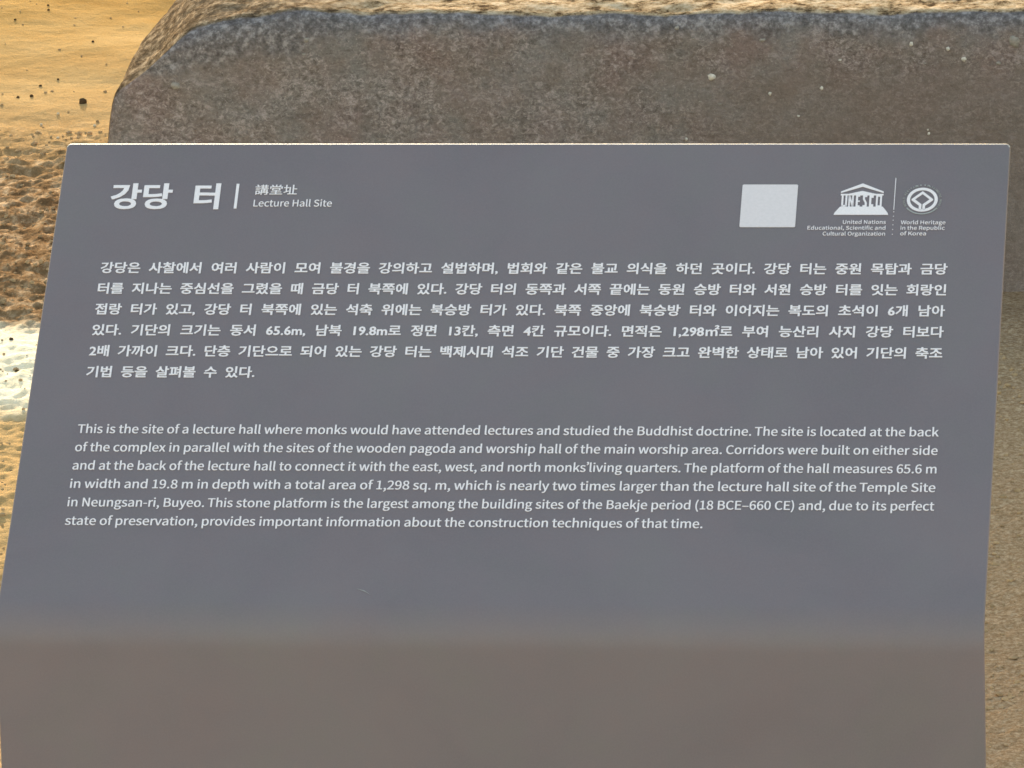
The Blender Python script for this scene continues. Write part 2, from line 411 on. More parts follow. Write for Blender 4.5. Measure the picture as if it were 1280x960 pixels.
def panel_mesh():
    """one bent sheet: sloping face and upright front joined by a rolled bend, 5 mm thick with rounded edges"""
    th, rb = .006, .045
    e = Vector((0, math.cos(SLOPE), math.sin(SLOPE)))
    fold = Vector((0, 0, ZF))
    # outer profile from ground to top edge (y,z) + outward normals
    ang = math.pi/2-SLOPE                 # the sheet turns back by this much
    tl = rb*math.tan(ang/2)
    prof = [(Vector((0, 0, -.06)), Vector((0, -1, 0)))]
    for z in np.linspace(.06, ZF-tl-.004, 8): prof.append((Vector((0, 0, z)), Vector((0, -1, 0))))
    c = Vector((0, rb, ZF-tl))
    for i in range(13):
        a = ang*i/12; nn = Vector((0, -math.cos(a), math.sin(a)))
        prof.append((c+nn*rb, nn))
    nn = Vector((0, -math.sin(SLOPE), math.cos(SLOPE)))
    for t in np.linspace(tl+.02, TOP_L-.012, 12): prof.append((fold+e*t, nn))
    prof.append((fold+e*(TOP_L), nn))
    xs = [-W2, -W2+.012, -.2, 0, .2, W2-.012, W2]; wid = lambda p, x: x-(.0035*max(0, min(1, 1-(p.z-ZF)/.3)) if x < -.35 else 0)
    b = bmesh.new()
    F = [[b.verts.new(p+Vector((wid(p, x), 0, 0))) for x in xs] for p, q in prof]
    B = [[b.verts.new(p-q*th+Vector((wid(p, x), 0, 0))) for x in xs] for p, q in prof]
    n_, m_ = len(prof), len(xs)
    for i in range(n_-1):
        for j in range(m_-1):
            b.faces.new((F[i][j], F[i][j+1], F[i+1][j+1], F[i+1][j])); b.faces.new((B[i][j], B[i+1][j], B[i+1][j+1], B[i][j+1]))
        b.faces.new((F[i][0], F[i+1][0], B[i+1][0], B[i][0])); b.faces.new((F[i][-1], B[i][-1], B[i+1][-1], F[i+1][-1]))
    for j in range(m_-1):
        b.faces.new((F[0][j], B[0][j], B[0][j+1], F[0][j+1])); b.faces.new((F[-1][j], F[-1][j+1], B[-1][j+1], B[-1][j]))
    # rounded top corners
    cs = [ed for ed in b.edges if {ed.verts[0], ed.verts[1]} in ({F[-1][0], B[-1][0]}, {F[-1][-1], B[-1][-1]})]
    bmesh.ops.bevel(b, geom=cs, offset=.004, segments=4, profile=.5, affect='EDGES')
    b.normal_update()
    rim = [ed for ed in b.edges if len(ed.link_faces) == 2 and ed.calc_face_angle(0) > R(60)]
    bmesh.ops.bevel(b, geom=rim, offset=.0015, segments=5, profile=.5, affect='EDGES', material=1)
    for f in b.faces:                     # bright rim kept only along the top edge
        if f.material_index and f.calc_center_median().z < ZF+math.sin(SLOPE)*TOP_L-.0030: f.material_index = 0
    bmesh.ops.recalc_face_normals(b, faces=b.faces)
    return b
panel = obj('panel', panel_mesh(), M_PANEL, sign, True)
panel.data.materials.append(M_EDGE)
mod = panel.modifiers.new('edges', 'WEIGHTED_NORMAL'); mod.keep_sharp = True

def post(x):
    b = bmesh.new()
    y = .30; zt = ZF+y*math.tan(SLOPE)-.012
    bmesh.ops.create_cube(b, size=1, matrix=Matrix.Translation((x, y, zt/2-.03)) @ Matrix.Diagonal((.05, .05, zt, 1)))
    bmesh.ops.bevel(b, geom=list(b.edges), offset=.004, segments=2, affect='EDGES')
    return b
for x in (-.30, .30): obj('support_post', post(x), M_POST, sign, True)

# lettering: everything lies in the plane of the sloping face, (u, t) in metres from the middle of the bend
EX = Vector((1, 0, 0)); ET = Vector((0, math.cos(SLOPE), math.sin(SLOPE))); EN = Vector((0, -math.sin(SLOPE), math.cos(SLOPE)))
FACE = Matrix.Translation(Vector((0, 0, ZF))) @ Matrix((EX, ET, EN)).transposed().to_4x4()
LIFT = .0003

def curve_mesh(o):
    bpy.context.view_layer.update()
    dg = bpy.context.evaluated_depsgraph_get()
    me = bpy.data.meshes.new_from_object(o.evaluated_get(dg))
    d = o.data; bpy.data.objects.remove(o); bpy.data.curves.remove(d)
    return me

def me_data(me):
    v = np.array([tuple(q.co) for q in me.vertices]).reshape(-1, 3)
    f = [tuple(p.vertices) for p in me.polygons]
    bpy.data.meshes.remove(me); return v, f

def thicken(v, f, bold):
    """heavier strokes: a second copy a hair to the right and a hair higher"""
    if not bold: return v, f
    k = len(v); v2 = v.copy(); v2[:, 0] += bold; v2[:, 2] += .00012
    return np.concatenate([v, v2]), f+[tuple(i+k for i in q) for q in f]

def hangul(s, offset=0., word=1.0, res=3, bold=0.):
    c = bpy.data.curves.new('text', 'FONT'); c.body = s; c.size = 1; c.resolution_u = res
    c.offset = offset; c.space_word = word
    o = link(bpy.data.objects.new('text', c))
    return thicken(*me_data(curve_mesh(o)), bold)

GLYPHS = json.loads(r'''{" ":[157,[]],"'":[195,[[73,382,77,338,90,338,104,338,117,338,121,382,125,425,129,468,129,492,130,516,130,540,108,540,85,540,63,540,63,516,64,492,64,468,69,425]]],"(":[237,[[103,-33,167,-137,180,-131,194,-126,207,-120,146,-20,118,99,118,218,118,336,146,454,207,555,194,561,180,567,167,573,103,468,64,355,64,218,64,80]]],")":[237,[[56,-131,69,-137,134,-33,172,80,172,218,172,355,134,468,69,573,56,567,43,561,29,555,90,454,120,336,120,218,120,99,90,-20,29,-120,43,-126]]],",":[195,[[47,-120,53,-133,116,-106,155,-54,155,13,155,60,134,88,101,88,75,88,53,71,53,43,53,15,74,-1,99,-1,102,-1,105,-1,107,-1,106,-43,81,-76,37,-95,42,-108]]],"-":[243,[[32,188,32,172,92,172,152,172,211,172,211,188,211,204,211,221,152,221,92,221,32,221,32,204]]],".":[195,[[71,-9,97,-9,123,-9,144,11,144,39,144,69,123,88,97,88,71,88,51,69,51,39,51,11]]],"0":[389,[[97,-9,195,-9,292,-9,354,79,354,258,354,436,292,522,195,522,97,522,35,436,35,258,35,79],[253,43,195,43,137,43,97,108,97,258,97,408,137,472,195,472,253,472,293,408,293,258,293,108]]],"1":[389,[[62,18,62,0,155,0,249,0,343,0,343,18,343,35,343,53,309,53,275,53,240,53,240,207,240,360,240,513,224,513,208,513,191,513,163,497,130,485,85,477,85,463,85,450,85,436,115,436,146,436,176,436,176,309,176,181,176,53,138,53,100,53,62,53,62,35]]],"2":[389,[[31,13,31,0,138,0,246,0,354,0,354,18,354,37,354,55,306,55,259,55,211,55,186,55,154,53,127,50,248,165,329,269,329,372,329,463,271,522,179,522,114,522,69,493,28,447,40,435,53,423,65,411,94,445,130,471,172,471,235,471,266,428,266,369,266,281,192,179,31,38,31,25]]],"5":[389,[[103,-9,183,-9,270,-9,352,55,352,167,352,280,282,331,197,331,166,331,143,323,120,310,124,360,129,409,133,459,197,459,262,459,326,459,326,477,326,495,326,513,243,513,160,513,77,513,71,433,66,354,60,274,72,267,83,259,95,252,124,272,146,282,180,282,244,282,286,239,286,165,286,90,238,44,177,44,118,44,80,71,51,101,40,87,30,73,19,59,54,25]]],"6":[389,[[113,-9,211,-9,291,-9,359,58,359,158,359,265,303,319,216,319,176,319,131,296,99,257,102,416,160,470,232,470,263,470,293,454,313,431,325,444,337,457,349,470,321,501,282,522,229,522,130,522,39,446,39,245,39,76],[108,99,101,206,134,254,174,271,205,271,268,271,298,227,298,158,298,88,260,41,211,41,146,41]]],"8":[389,[[101,-9,196,-9,292,-9,356,49,356,123,356,194,315,232,270,258,270,260,270,261,270,262,300,286,338,332,338,386,338,465,285,521,197,521,118,521,57,468,57,391,57,337,89,298,126,272,126,271,126,271,126,270,79,244,32,196,32,127,32,48],[265,310,231,279,170,303,115,330,115,391,115,440,149,473,197,473,251,473,284,433,284,382,284,345],[256,39,197,39,135,39,89,78,89,133,89,182,118,223,160,249,232,220,296,195,296,125,296,74]]],"9":[389,[[109,-9,165,-9,261,-9,351,71,351,279,351,442,277,522,178,522,98,522,31,456,31,356,31,250,87,195,172,195,215,195,259,219,291,257,286,98,228,44,162,44,129,44,98,59,76,83,64,70,52,57,41,43,69,13],[283,417,290,311,256,262,217,242,183,242,122,242,91,287,91,356,91,426,129,473,179,473,244,473]]],"A":[426,[[61,171,3,0,25,0,46,0,68,0,85,52,101,105,118,157,180,157,243,157,305,157,322,105,338,52,354,0,377,0,400,0,423,0,365,171,307,342,249,513,225,513,201,513,176,513,119,342],[186,208,134,208,142,234,151,261,159,287,177,345,194,401,210,461,211,461,212,461,213,461,230,401,246,345,265,287,273,261,281,234,289,208,237,208]]],"B":[460,[[71,171,71,0,125,0,180,0,234,0,349,0,429,50,429,151,429,221,385,261,324,273,324,274,324,275,324,277,373,292,399,337,399,388,399,478,326,513,223,513,172,513,121,513,71,513,71,342],[161,296,135,296,135,351,135,407,135,462,162,462,188,462,214,462,295,462,335,440,335,380,335,327,300,296,211,296,186,296],[165,52,135,52,135,116,135,181,135,245,165,245,195,245,225,245,315,245,365,216,365,153,365,83,313,52,225,52,195,52]]],"C":[447,[[136,-9,264,-9,331,-9,381,18,422,64,410,78,398,92,386,106,353,69,316,48,267,48,169,48,107,129,107,258,107,387,172,466,269,466,313,466,347,446,374,417,386,431,397,445,409,459,380,492,331,522,268,522,138,522,41,422,41,256,41,90]]],"D":[482,[[71,171,71,0,114,0,158,0,202,0,356,0,440,96,440,258,440,422,356,513,199,513,156,513,113,513,71,513,71,342],[155,53,135,53,135,189,135,325,135,461,155,461,174,461,193,461,314,461,374,389,374,258,374,129,314,53,193,53,174,53]]],"E":[412,[[71,171,71,0,172,0,273,0,374,0,374,18,374,37,374,55,294,55,215,55,135,55,135,118,135,180,135,242,200,242,265,242,330,242,330,261,330,279,330,298,265,298,200,298,135,298,135,351,135,405,135,459,212,459,289,459,366,459,366,477,366,495,366,513,268,513,169,513,71,513,71,342]]],"G":[482,[[137,-9,272,-9,341,-9,398,16,431,50,431,122,431,194,431,266,374,266,318,266,262,266,262,248,262,230,262,212,298,212,335,212,371,212,371,167,371,123,371,78,351,59,315,48,279,48,169,48,107,129,107,258,107,387,174,466,278,466,329,466,363,444,389,417,400,431,412,445,424,459,394,490,347,522,276,522,140,522,41,422,41,256,41,90]]],"H":[510,[[71,171,71,0,92,0,114,0,135,0,135,81,135,162,135,242,215,242,295,242,375,242,375,162,375,81,375,0,396,0,418,0,440,0,440,171,440,342,440,513,418,513,396,513,375,513,375,442,375,370,375,298,295,298,215,298,135,298,135,370,135,442,135,513,114,513,92,513,71,513,71,342]]],"I":[205,[[71,171,71,0,92,0,114,0,135,0,135,171,135,342,135,513,114,513,92,513,71,513,71,342]]],"K":[452,[[71,171,71,0,92,0,114,0,135,0,135,54,135,108,135,162,165,197,194,232,223,268,275,178,326,89,377,0,401,0,426,0,450,0,388,106,326,212,264,319,318,384,371,448,425,513,401,513,376,513,352,513,280,427,208,342,137,256,136,256,136,256,135,256,135,342,135,427,135,513,114,513,92,513,71,513,71,342]]],"L":[380,[[71,171,71,0,167,0,264,0,360,0,360,18,360,37,360,55,285,55,210,55,135,55,135,208,135,361,135,513,114,513,92,513,71,513,71,342]]],"M":[569,[[71,171,71,0,90,0,109,0,129,0,129,95,129,190,129,284,129,328,125,391,120,436,121,436,122,436,123,436,137,397,151,358,165,319,197,230,229,141,262,52,276,52,291,52,305,52,338,141,370,230,402,319,416,358,430,397,443,436,444,436,445,436,446,436,443,391,438,328,438,284,438,190,438,95,438,0,458,0,478,0,498,0,498,171,498,342,498,513,472,513,446,513,420,513,387,422,355,330,322,239,310,204,300,167,286,132,285,132,285,132,284,132,271,167,260,204,246,239,214,330,181,422,148,513,123,513,97,513,71,513,71,342]]],"N":[506,[[71,171,71,0,91,0,111,0,132,0,132,90,132,180,132,270,132,324,127,378,124,430,125,430,126,430,127,430,145,395,164,359,182,324,244,216,307,108,369,0,391,0,413,0,436,0,436,171,436,342,436,513,415,513,394,513,374,513,374,424,374,335,374,246,374,193,379,135,383,84,382,84,381,84,380,84,361,119,343,155,324,190,262,298,199,405,137,513,115,513,93,513,71,513,71,342]]],"O":[520,[[131,-9,260,-9,389,-9,479,94,479,258,479,423,389,522,260,522,131,522,41,423,41,258,41,94],[352,48,260,48,167,48,107,130,107,258,107,387,167,466,260,466,352,466,412,387,412,258,412,130]]],"P":[443,[[71,171,71,0,92,0,114,0,135,0,135,68,135,136,135,204,163,204,192,204,220,204,333,204,409,254,409,363,409,475,332,513,217,513,168,513,120,513,71,513,71,342],[161,257,135,257,135,325,135,393,135,461,160,461,184,461,209,461,299,461,345,438,345,363,345,289,302,257,211,257,186,257]]],"R":[445,[[164,270,135,270,135,333,135,397,135,461,164,461,193,461,221,461,302,461,346,437,346,370,346,303,302,270,221,270,193,270],[311,73,352,0,377,0,401,0,425,0,382,75,338,150,295,225,364,242,410,289,410,370,410,476,335,513,231,513,178,513,124,513,71,513,71,342,71,171,71,0,92,0,114,0,135,0,135,73,135,145,135,218,166,218,197,218,228,218,269,145]]],"S":[417,[[140,-9,213,-9,320,-9,387,55,387,137,387,213,341,248,282,274,257,284,233,295,209,305,169,322,123,341,123,391,123,437,161,466,219,466,267,466,305,447,336,418,347,432,359,446,370,459,334,496,280,522,219,522,126,522,57,466,57,387,57,312,114,275,162,255,186,244,211,233,235,223,284,201,321,184,321,131,321,81,282,48,214,48,160,48,109,73,72,111,59,96,46,81,34,67,78,20]]],"T":[419,[[177,153,177,0,199,0,221,0,242,0,242,153,242,306,242,459,294,459,346,459,398,459,398,477,398,495,398,513,272,513,147,513,22,513,22,495,22,477,22,459,74,459,125,459,177,459,177,306]]],"U":[505,[[148,-9,253,-9,357,-9,437,47,437,211,437,312,437,413,437,513,416,513,395,513,375,513,375,412,375,311,375,210,375,87,321,48,253,48,186,48,133,87,133,210,133,311,133,412,133,513,112,513,90,513,69,513,69,413,69,312,69,211,69,47]]],"W":[615,[[91,171,127,0,152,0,178,0,204,0,229,103,255,206,280,310,289,350,298,387,306,426,307,426,308,426,309,426,317,387,325,350,334,310,360,206,386,103,412,0,438,0,464,0,490,0,525,171,561,342,596,513,575,513,555,513,534,513,516,420,497,327,479,234,470,179,460,123,451,67,450,67,448,67,447,67,434,123,423,179,410,234,387,327,363,420,339,513,319,513,299,513,279,513,256,420,232,327,209,234,196,179,183,123,172,67,171,67,170,67,169,67,159,123,149,179,139,234,121,327,103,420,85,513,63,513,40,513,18,513,54,342]]],"a":[394,[[88,-9,152,-9,199,-9,242,15,278,46,279,46,279,46,280,46,282,30,284,15,286,0,303,0,321,0,338,0,338,78,338,156,338,234,338,328,300,390,207,390,145,390,92,363,57,340,66,326,74,311,82,296,112,317,152,337,196,337,258,337,275,290,275,241,113,223,41,181,41,99,41,30],[207,43,170,43,132,43,103,60,103,103,103,152,146,183,275,198,275,163,275,128,275,92,237,60]]],"b":[433,[[197,-9,232,-9,319,-9,397,66,397,196,397,314,344,390,246,390,203,390,161,366,126,337,127,359,128,382,129,405,129,456,129,507,129,557,107,557,86,557,64,557,64,372,64,186,64,0,81,0,99,0,116,0,117,13,119,26,121,39,122,39,123,39,124,39,157,9],[284,45,221,45,196,45,162,55,129,84,129,151,129,218,129,284,165,318,198,336,230,336,303,336,331,280,331,195,331,102]]],"c":[357,[[113,-9,214,-9,260,-9,303,9,338,39,328,53,319,67,310,82,286,61,255,44,220,44,150,44,102,102,102,190,102,277,153,336,222,336,251,336,276,323,298,303,308,317,319,331,330,345,303,369,269,390,219,390,121,390,36,317,36,190,36,64]]],"d":[434,[[99,-9,194,-9,239,-9,280,15,310,45,310,45,311,45,312,45,313,30,315,15,317,0,335,0,352,0,370,0,370,186,370,372,370,557,348,557,327,557,305,557,305,509,305,460,305,411,306,389,308,368,309,346,275,373,246,390,202,390,115,390,37,313,37,190,37,63],[243,45,208,45,141,45,103,99,103,190,103,277,152,336,213,336,244,336,274,325,305,296,305,230,305,163,305,97,274,62]]],"e":[388,[[117,-9,218,-9,270,-9,310,8,343,29,336,44,328,58,321,72,292,53,263,42,225,42,153,42,104,94,99,175,185,175,270,175,356,175,357,185,359,197,359,211,359,320,304,390,207,390,120,390,36,314,36,190,36,64],[167,221,99,221,106,296,154,339,208,339,268,339,303,298,303,221,235,221]]],"f":[228,[[23,345,23,328,40,328,58,328,75,328,75,219,75,109,75,0,96,0,117,0,139,0,139,109,139,219,139,328,165,328,192,328,219,328,219,346,219,363,219,380,192,380,165,380,139,380,139,400,139,420,139,440,139,489,156,515,193,515,206,515,221,512,235,505,240,521,245,538,249,555,232,562,209,567,186,567,110,567,75,518,75,441,75,421,75,401,75,380,58,379,40,378,23,377,23,361]]],"g":[395,[[100,-175,193,-175,310,-175,385,-114,385,-43,385,20,340,47,253,47,228,47,203,47,178,47,127,47,111,64,111,88,111,109,122,122,136,134,153,125,174,120,192,120,270,120,331,172,331,253,331,286,319,314,300,331,326,331,352,331,378,331,378,348,378,364,378,380,334,380,290,380,246,380,232,386,214,390,192,390,116,390,50,338,50,254,50,209,74,172,99,152,99,151,99,150,99,149,79,135,57,110,57,78,57,48,72,28,92,16,92,15,92,14,92,13,56,-9,36,-41,36,-74,36,-139],[236,164,192,164,148,164,111,199,111,254,111,310,148,343,192,343,237,343,273,310,273,254,273,199],[275,-131,202,-131,132,-131,92,-105,92,-64,92,-43,103,-20,130,0,147,-4,165,-6,179,-6,201,-6,223,-6,245,-6,296,-6,322,-18,322,-54,322,-93]]],"h":[425,[[64,186,64,0,86,0,107,0,129,0,129,92,129,184,129,276,167,314,193,334,232,334,283,334,305,304,305,232,305,155,305,77,305,0,326,0,347,0,368,0,368,80,368,161,368,241,368,338,332,390,252,390,200,390,161,361,126,326,127,352,128,379,129,405,129,456,129,507,129,557,107,557,86,557,64,557,64,372]]],"i":[193,[[64,127,64,0,86,0,107,0,129,0,129,127,129,254,129,380,107,380,86,380,64,380,64,254],[71,459,97,459,122,459,139,475,139,501,139,526,122,543,97,543,71,543,55,526,55,501,55,475]]],"j":[193,[[2,-169,25,-169,100,-169,129,-121,129,-43,129,98,129,239,129,380,108,380,86,380,65,380,65,239,65,98,65,-43,65,-90,56,-118,18,-118,5,-118,-8,-115,-18,-111,-22,-127,-27,-144,-31,-160,-18,-165],[71,459,97,459,121,459,139,475,139,501,139,526,121,543,97,543,71,543,54,526,54,501,54,475]]],"k":[387,[[64,186,64,0,85,0,106,0,127,0,127,33,127,67,127,100,151,128,175,156,199,183,236,122,273,61,310,0,333,0,356,0,380,0,332,76,284,151,236,227,278,278,320,329,363,380,339,380,315,380,291,380,238,313,184,247,130,180,129,180,128,180,127,180,127,306,127,432,127,557,106,557,85,557,64,557,64,372]]],"l":[199,[[84,-9,132,-9,149,-9,160,-6,169,-4,166,13,163,29,160,46,153,44,150,44,146,44,137,44,129,52,129,71,129,233,129,395,129,557,107,557,86,557,64,557,64,397,64,236,64,76,64,22]]],"m":[648,[[64,127,64,0,86,0,107,0,129,0,129,92,129,184,129,276,163,315,195,334,224,334,272,334,295,304,295,232,295,155,295,77,295,0,316,0,337,0,359,0,359,92,359,184,359,276,394,315,425,334,454,334,503,334,525,304,525,232,525,155,525,77,525,0,546,0,568,0,589,0,589,80,589,161,589,241,589,338,552,390,474,390,427,390,388,360,348,317,333,362,302,390,243,390,197,390,158,361,125,325,124,325,124,325,123,325,121,343,119,362,117,380,99,380,82,380,64,380,64,254]]],"n":[427,[[64,127,64,0,86,0,107,0,129,0,129,92,129,184,129,276,167,314,193,334,232,334,283,334,305,304,305,232,305,155,305,77,305,0,326,0,347,0,368,0,368,80,368,161,368,241,368,338,332,390,252,390,200,390,160,361,125,325,124,325,124,325,123,325,121,343,119,362,117,380,99,380,82,380,64,380,64,254]]],"o":[424,[[119,-9,212,-9,305,-9,388,64,388,190,388,317,305,390,212,390,119,390,36,317,36,190,36,64],[278,44,212,44,146,44,102,102,102,190,102,277,146,336,212,336,278,336,323,277,323,190,323,102]]],"p":[434,[[64,20,64,-160,86,-160,107,-160,129,-160,129,-117,129,-74,129,-32,128,-9,127,13,127,35,161,6,197,-9,232,-9,319,-9,397,66,397,196,397,314,344,390,246,390,202,390,159,365,125,336,124,336,124,336,123,336,121,351,119,366,117,380,99,380,82,380,64,380,64,200],[284,45,221,45,196,45,162,55,129,84,129,151,129,218,129,284,165,318,198,336,230,336,303,336,331,280,331,195,331,102]]],"q":[434,[[305,-115,305,-160,327,-160,348,-160,370,-160,370,20,370,200,370,380,353,380,336,380,319,380,317,368,314,356,312,345,312,345,311,345,311,345,277,374,246,390,202,390,115,390,37,313,37,190,37,63,99,-9,194,-9,238,-9,278,14,309,44,308,21,306,-2,305,-25,305,-70],[243,45,208,45,141,45,103,99,103,190,103,277,152,336,213,336,244,336,274,325,305,296,305,230,305,163,305,97,274,62]]],"r":[272,[[64,127,64,0,86,0,107,0,129,0,129,81,129,163,129,244,154,309,193,333,224,333,240,333,249,331,261,326,265,345,269,363,273,382,261,388,249,390,232,390,190,390,151,359,125,311,124,311,124,311,123,311,121,334,119,357,117,380,99,380,82,380,64,380,64,254]]],"s":[328,[[110,-9,164,-9,254,-9,302,42,302,104,302,176,242,198,186,219,144,235,104,249,104,285,104,315,127,340,175,340,209,340,235,326,261,307,271,320,282,333,292,347,263,370,221,390,174,390,91,390,43,342,43,282,43,217,101,192,154,172,196,157,241,139,241,100,241,67,216,41,166,41,120,41,87,59,53,86,43,72,33,58,22,43,58,13]]],"t":[264,[[103,-9,183,-9,207,-9,232,-2,254,5,250,21,246,37,242,53,229,48,212,43,198,43,154,43,139,69,139,116,139,187,139,257,139,328,174,328,208,328,243,328,243,346,243,363,243,380,208,380,174,380,139,380,139,416,139,452,139,487,122,487,104,487,86,487,84,452,81,416,79,380,59,379,39,378,19,377,19,361,19,345,19,328,38,328,57,328,76,328,76,258,76,188,76,118,76,41]]],"u":[425,[[95,-9,176,-9,228,-9,265,18,301,60,302,60,303,60,303,60,305,40,306,20,308,0,326,0,344,0,361,0,361,127,361,254,361,380,340,380,319,380,298,380,298,290,298,201,298,111,261,66,234,46,195,46,144,46,123,76,123,147,123,225,123,303,123,380,102,380,80,380,59,380,59,300,59,220,59,139,59,42]]],"v":[365,[[101,127,146,0,171,0,196,0,221,0,266,127,311,254,356,380,335,380,314,380,293,380,269,308,245,236,221,164,209,127,197,88,186,52,184,52,183,52,182,52,171,88,159,127,147,164,123,236,99,308,76,380,53,380,31,380,9,380,55,254]]],"w":[562,[[89,127,125,0,149,0,174,0,199,0,217,68,235,136,253,204,263,240,270,276,279,314,280,314,281,314,282,314,291,276,298,241,308,205,326,137,345,68,363,0,389,0,415,0,440,0,475,127,509,254,543,380,523,380,502,380,482,380,463,307,445,234,426,160,418,124,411,90,403,55,402,55,401,55,400,55,391,90,382,124,373,160,353,234,334,307,314,380,293,380,272,380,251,380,232,307,212,234,192,160,183,124,174,90,167,55,165,55,164,55,163,55,155,90,148,124,141,160,122,234,103,307,84,380,62,380,41,380,19,380,54,254]]],"x":[349,[[52,66,11,0,33,0,55,0,78,0,95,30,112,59,129,89,142,112,154,135,167,157,169,157,170,157,171,157,186,135,200,112,212,89,231,59,250,30,268,0,292,0,315,0,338,0,296,64,255,128,213,192,251,255,290,317,328,380,306,380,284,380,262,380,246,352,231,325,215,297,203,275,193,255,181,233,180,233,179,233,178,233,165,255,152,275,141,297,124,325,107,352,90,380,67,380,43,380,20,380,59,320,97,259,136,198,94,132]]],"y":[365,[[53,-164,71,-164,146,-164,186,-106,213,-32,261,105,308,243,356,380,335,380,314,380,293,380,271,310,248,240,225,169,215,135,204,97,194,62,193,62,192,62,190,62,177,97,165,136,153,169,127,240,101,310,76,380,53,380,31,380,9,380,60,253,111,126,162,-1,159,-10,156,-20,153,-29,137,-76,111,-111,68,-111,57,-111,46,-108,39,-105,34,-122,30,-139,26,-156,38,-161]]],"z":[333,[[25,11,25,0,120,0,216,0,312,0,312,17,312,35,312,52,243,52,174,52,105,52,172,150,239,248,306,346,306,357,306,369,306,380,219,380,133,380,46,380,46,363,46,346,46,328,106,328,165,328,225,328,158,230,91,132,25,34,25,23]]],"–":[375,[[32,190,32,175,136,175,239,175,343,175,343,190,343,204,343,218,239,218,136,218,32,218,32,204]]],"’":[700,[[71,438,34,419,39,411,43,402,48,393,93,414,136,461,136,524,136,562,111,590,81,590,49,590,33,567,33,545,33,520,50,500,77,500,85,500,92,503,96,506,96,475]]]}''')
GLYPHS['’'][0] = 138
KERN = {' T': -22, 'Te': -40, 'wo': -6, 'y.': -20, 'y,': -20, 'Wo': -20, 'P.': -30, '. ': -10, ', ': -10}
def latin(s, bold=0.):
    c = bpy.data.curves.new('text', 'CURVE'); c.dimensions = '2D'; c.fill_mode = 'FRONT'; c.resolution_u = 4
    x = 0.
    for i, ch in enumerate(s):
        adv, sps = GLYPHS[ch]
        for sp in sps:
            k = len(sp)//6
            q = c.splines.new('BEZIER'); q.bezier_points.add(k-1); q.use_cyclic_u = True
            for j in range(k):
                p = q.bezier_points[j]; v = [a/2000. for a in sp[6*j:6*j+6]]
                p.handle_left_type = p.handle_right_type = 'FREE'
                p.co = (v[2]+x, v[3], 0); p.handle_left = (v[0]+x, v[1], 0); p.handle_right = (v[4]+x, v[5], 0)
        x += (adv+KERN.get(s[i:i+2], 0))/2000.
    o = link(bpy.data.objects.new('text', c))
    return thicken(*me_data(curve_mesh(o)), bold)

class Sheet:
    """collects flat print in face coordinates and links it as one thin raised mesh"""
    def __init__(s): s.v, s.f = [], []
    def add(s, v, f):
        b = len(s.v); s.v += [tuple(q) for q in v]; s.f += [tuple(i+b for i in q) for q in f]
    def fit(s, vf, u0, u1, t0, sy=None, h=None, right=False):
        """scale to run from u0 to u1 with its baseline at t0"""
        v, f = vf; v = v.copy()
        a, b = v[:, 0].min(), v[:, 0].max()
        if sy is None: sy = h/(v[:, 1].max()-v[:, 1].min())
        sx = (u1-u0)/(b-a)
        v[:, 0] = (v[:, 0]-a)*sx+u0; v[:, 1] = v[:, 1]*sy+t0
        s.add(v, f); return sx/sy
    def poly(s, pts):
        s.add([(x, y, 0) for x, y in pts], [tuple(range(len(pts)))])
    def ring(s, c, r0, r1, k=56, a0=0, a1=2*math.pi, sx=1):
        full = abs(a1-a0) > 6.28; n_ = k if full else k+1
        v = []
        for i in range(n_):
            a = a0+(a1-a0)*i/k; v += [(c[0]+math.cos(a)*r0*sx, c[1]+math.sin(a)*r0, 0), (c[0]+math.cos(a)*r1*sx, c[1]+math.sin(a)*r1, 0)]
        f = [(2*i, 2*i+1, 2*((i+1) % n_)+1, 2*((i+1) % n_)) for i in range(k)]
        s.add(v, f)
    def build(s, name, mat, parent, lift=LIFT):
        me = bpy.data.meshes.new(name)
        me.from_pydata([FACE @ Vector((x, y, lift+z)) for x, y, z in s.v], [], s.f); me.update()
        b = bmesh.new(); b.from_mesh(me); b.normal_update()
        fl = [f for f in b.faces if f.normal.dot(EN) < 0]
        if fl: bmesh.ops.reverse_faces(b, faces=fl)
        r_ = bmesh.ops.extrude_face_region(b, geom=list(b.faces))
        top = [g for g in r_['geom'] if isinstance(g, bmesh.types.BMVert)]
        bmesh.ops.translate(b, verts=top, vec=EN*.00025)
        b.to_mesh(me); b.free(); me.materials.append(mat)
        return link(bpy.data.objects.new(name, me), parent)

# title
t = Sheet()
t.fit(hangul('강당', .018, 1, 4, .035), -.3562, -.3038, .4372, sy=.0300)
t.fit(hangul('터', .018, 1, 4, .035), -.2850, -.2632, .4372, sy=.0300)
t.build('korean_title', M_PRINT, panel)
t = Sheet(); t.poly([(-.2502, .4352), (-.2478, .4352), (-.2478, .4622), (-.2502, .4622)]); t.build('title_divider', M_PRINT, panel)
t = Sheet(); t.fit(hangul('講堂址', .0, 1, 4, .028), -.2338, -.1980, .4512, sy=.0118); t.build('chinese_title', M_PRINT, panel)
t = Sheet(); t.fit(latin('Lecture Hall Site', .009), -.2338, -.1672, .4374, sy=.0282); t.build('english_title', M_PRINT, panel)

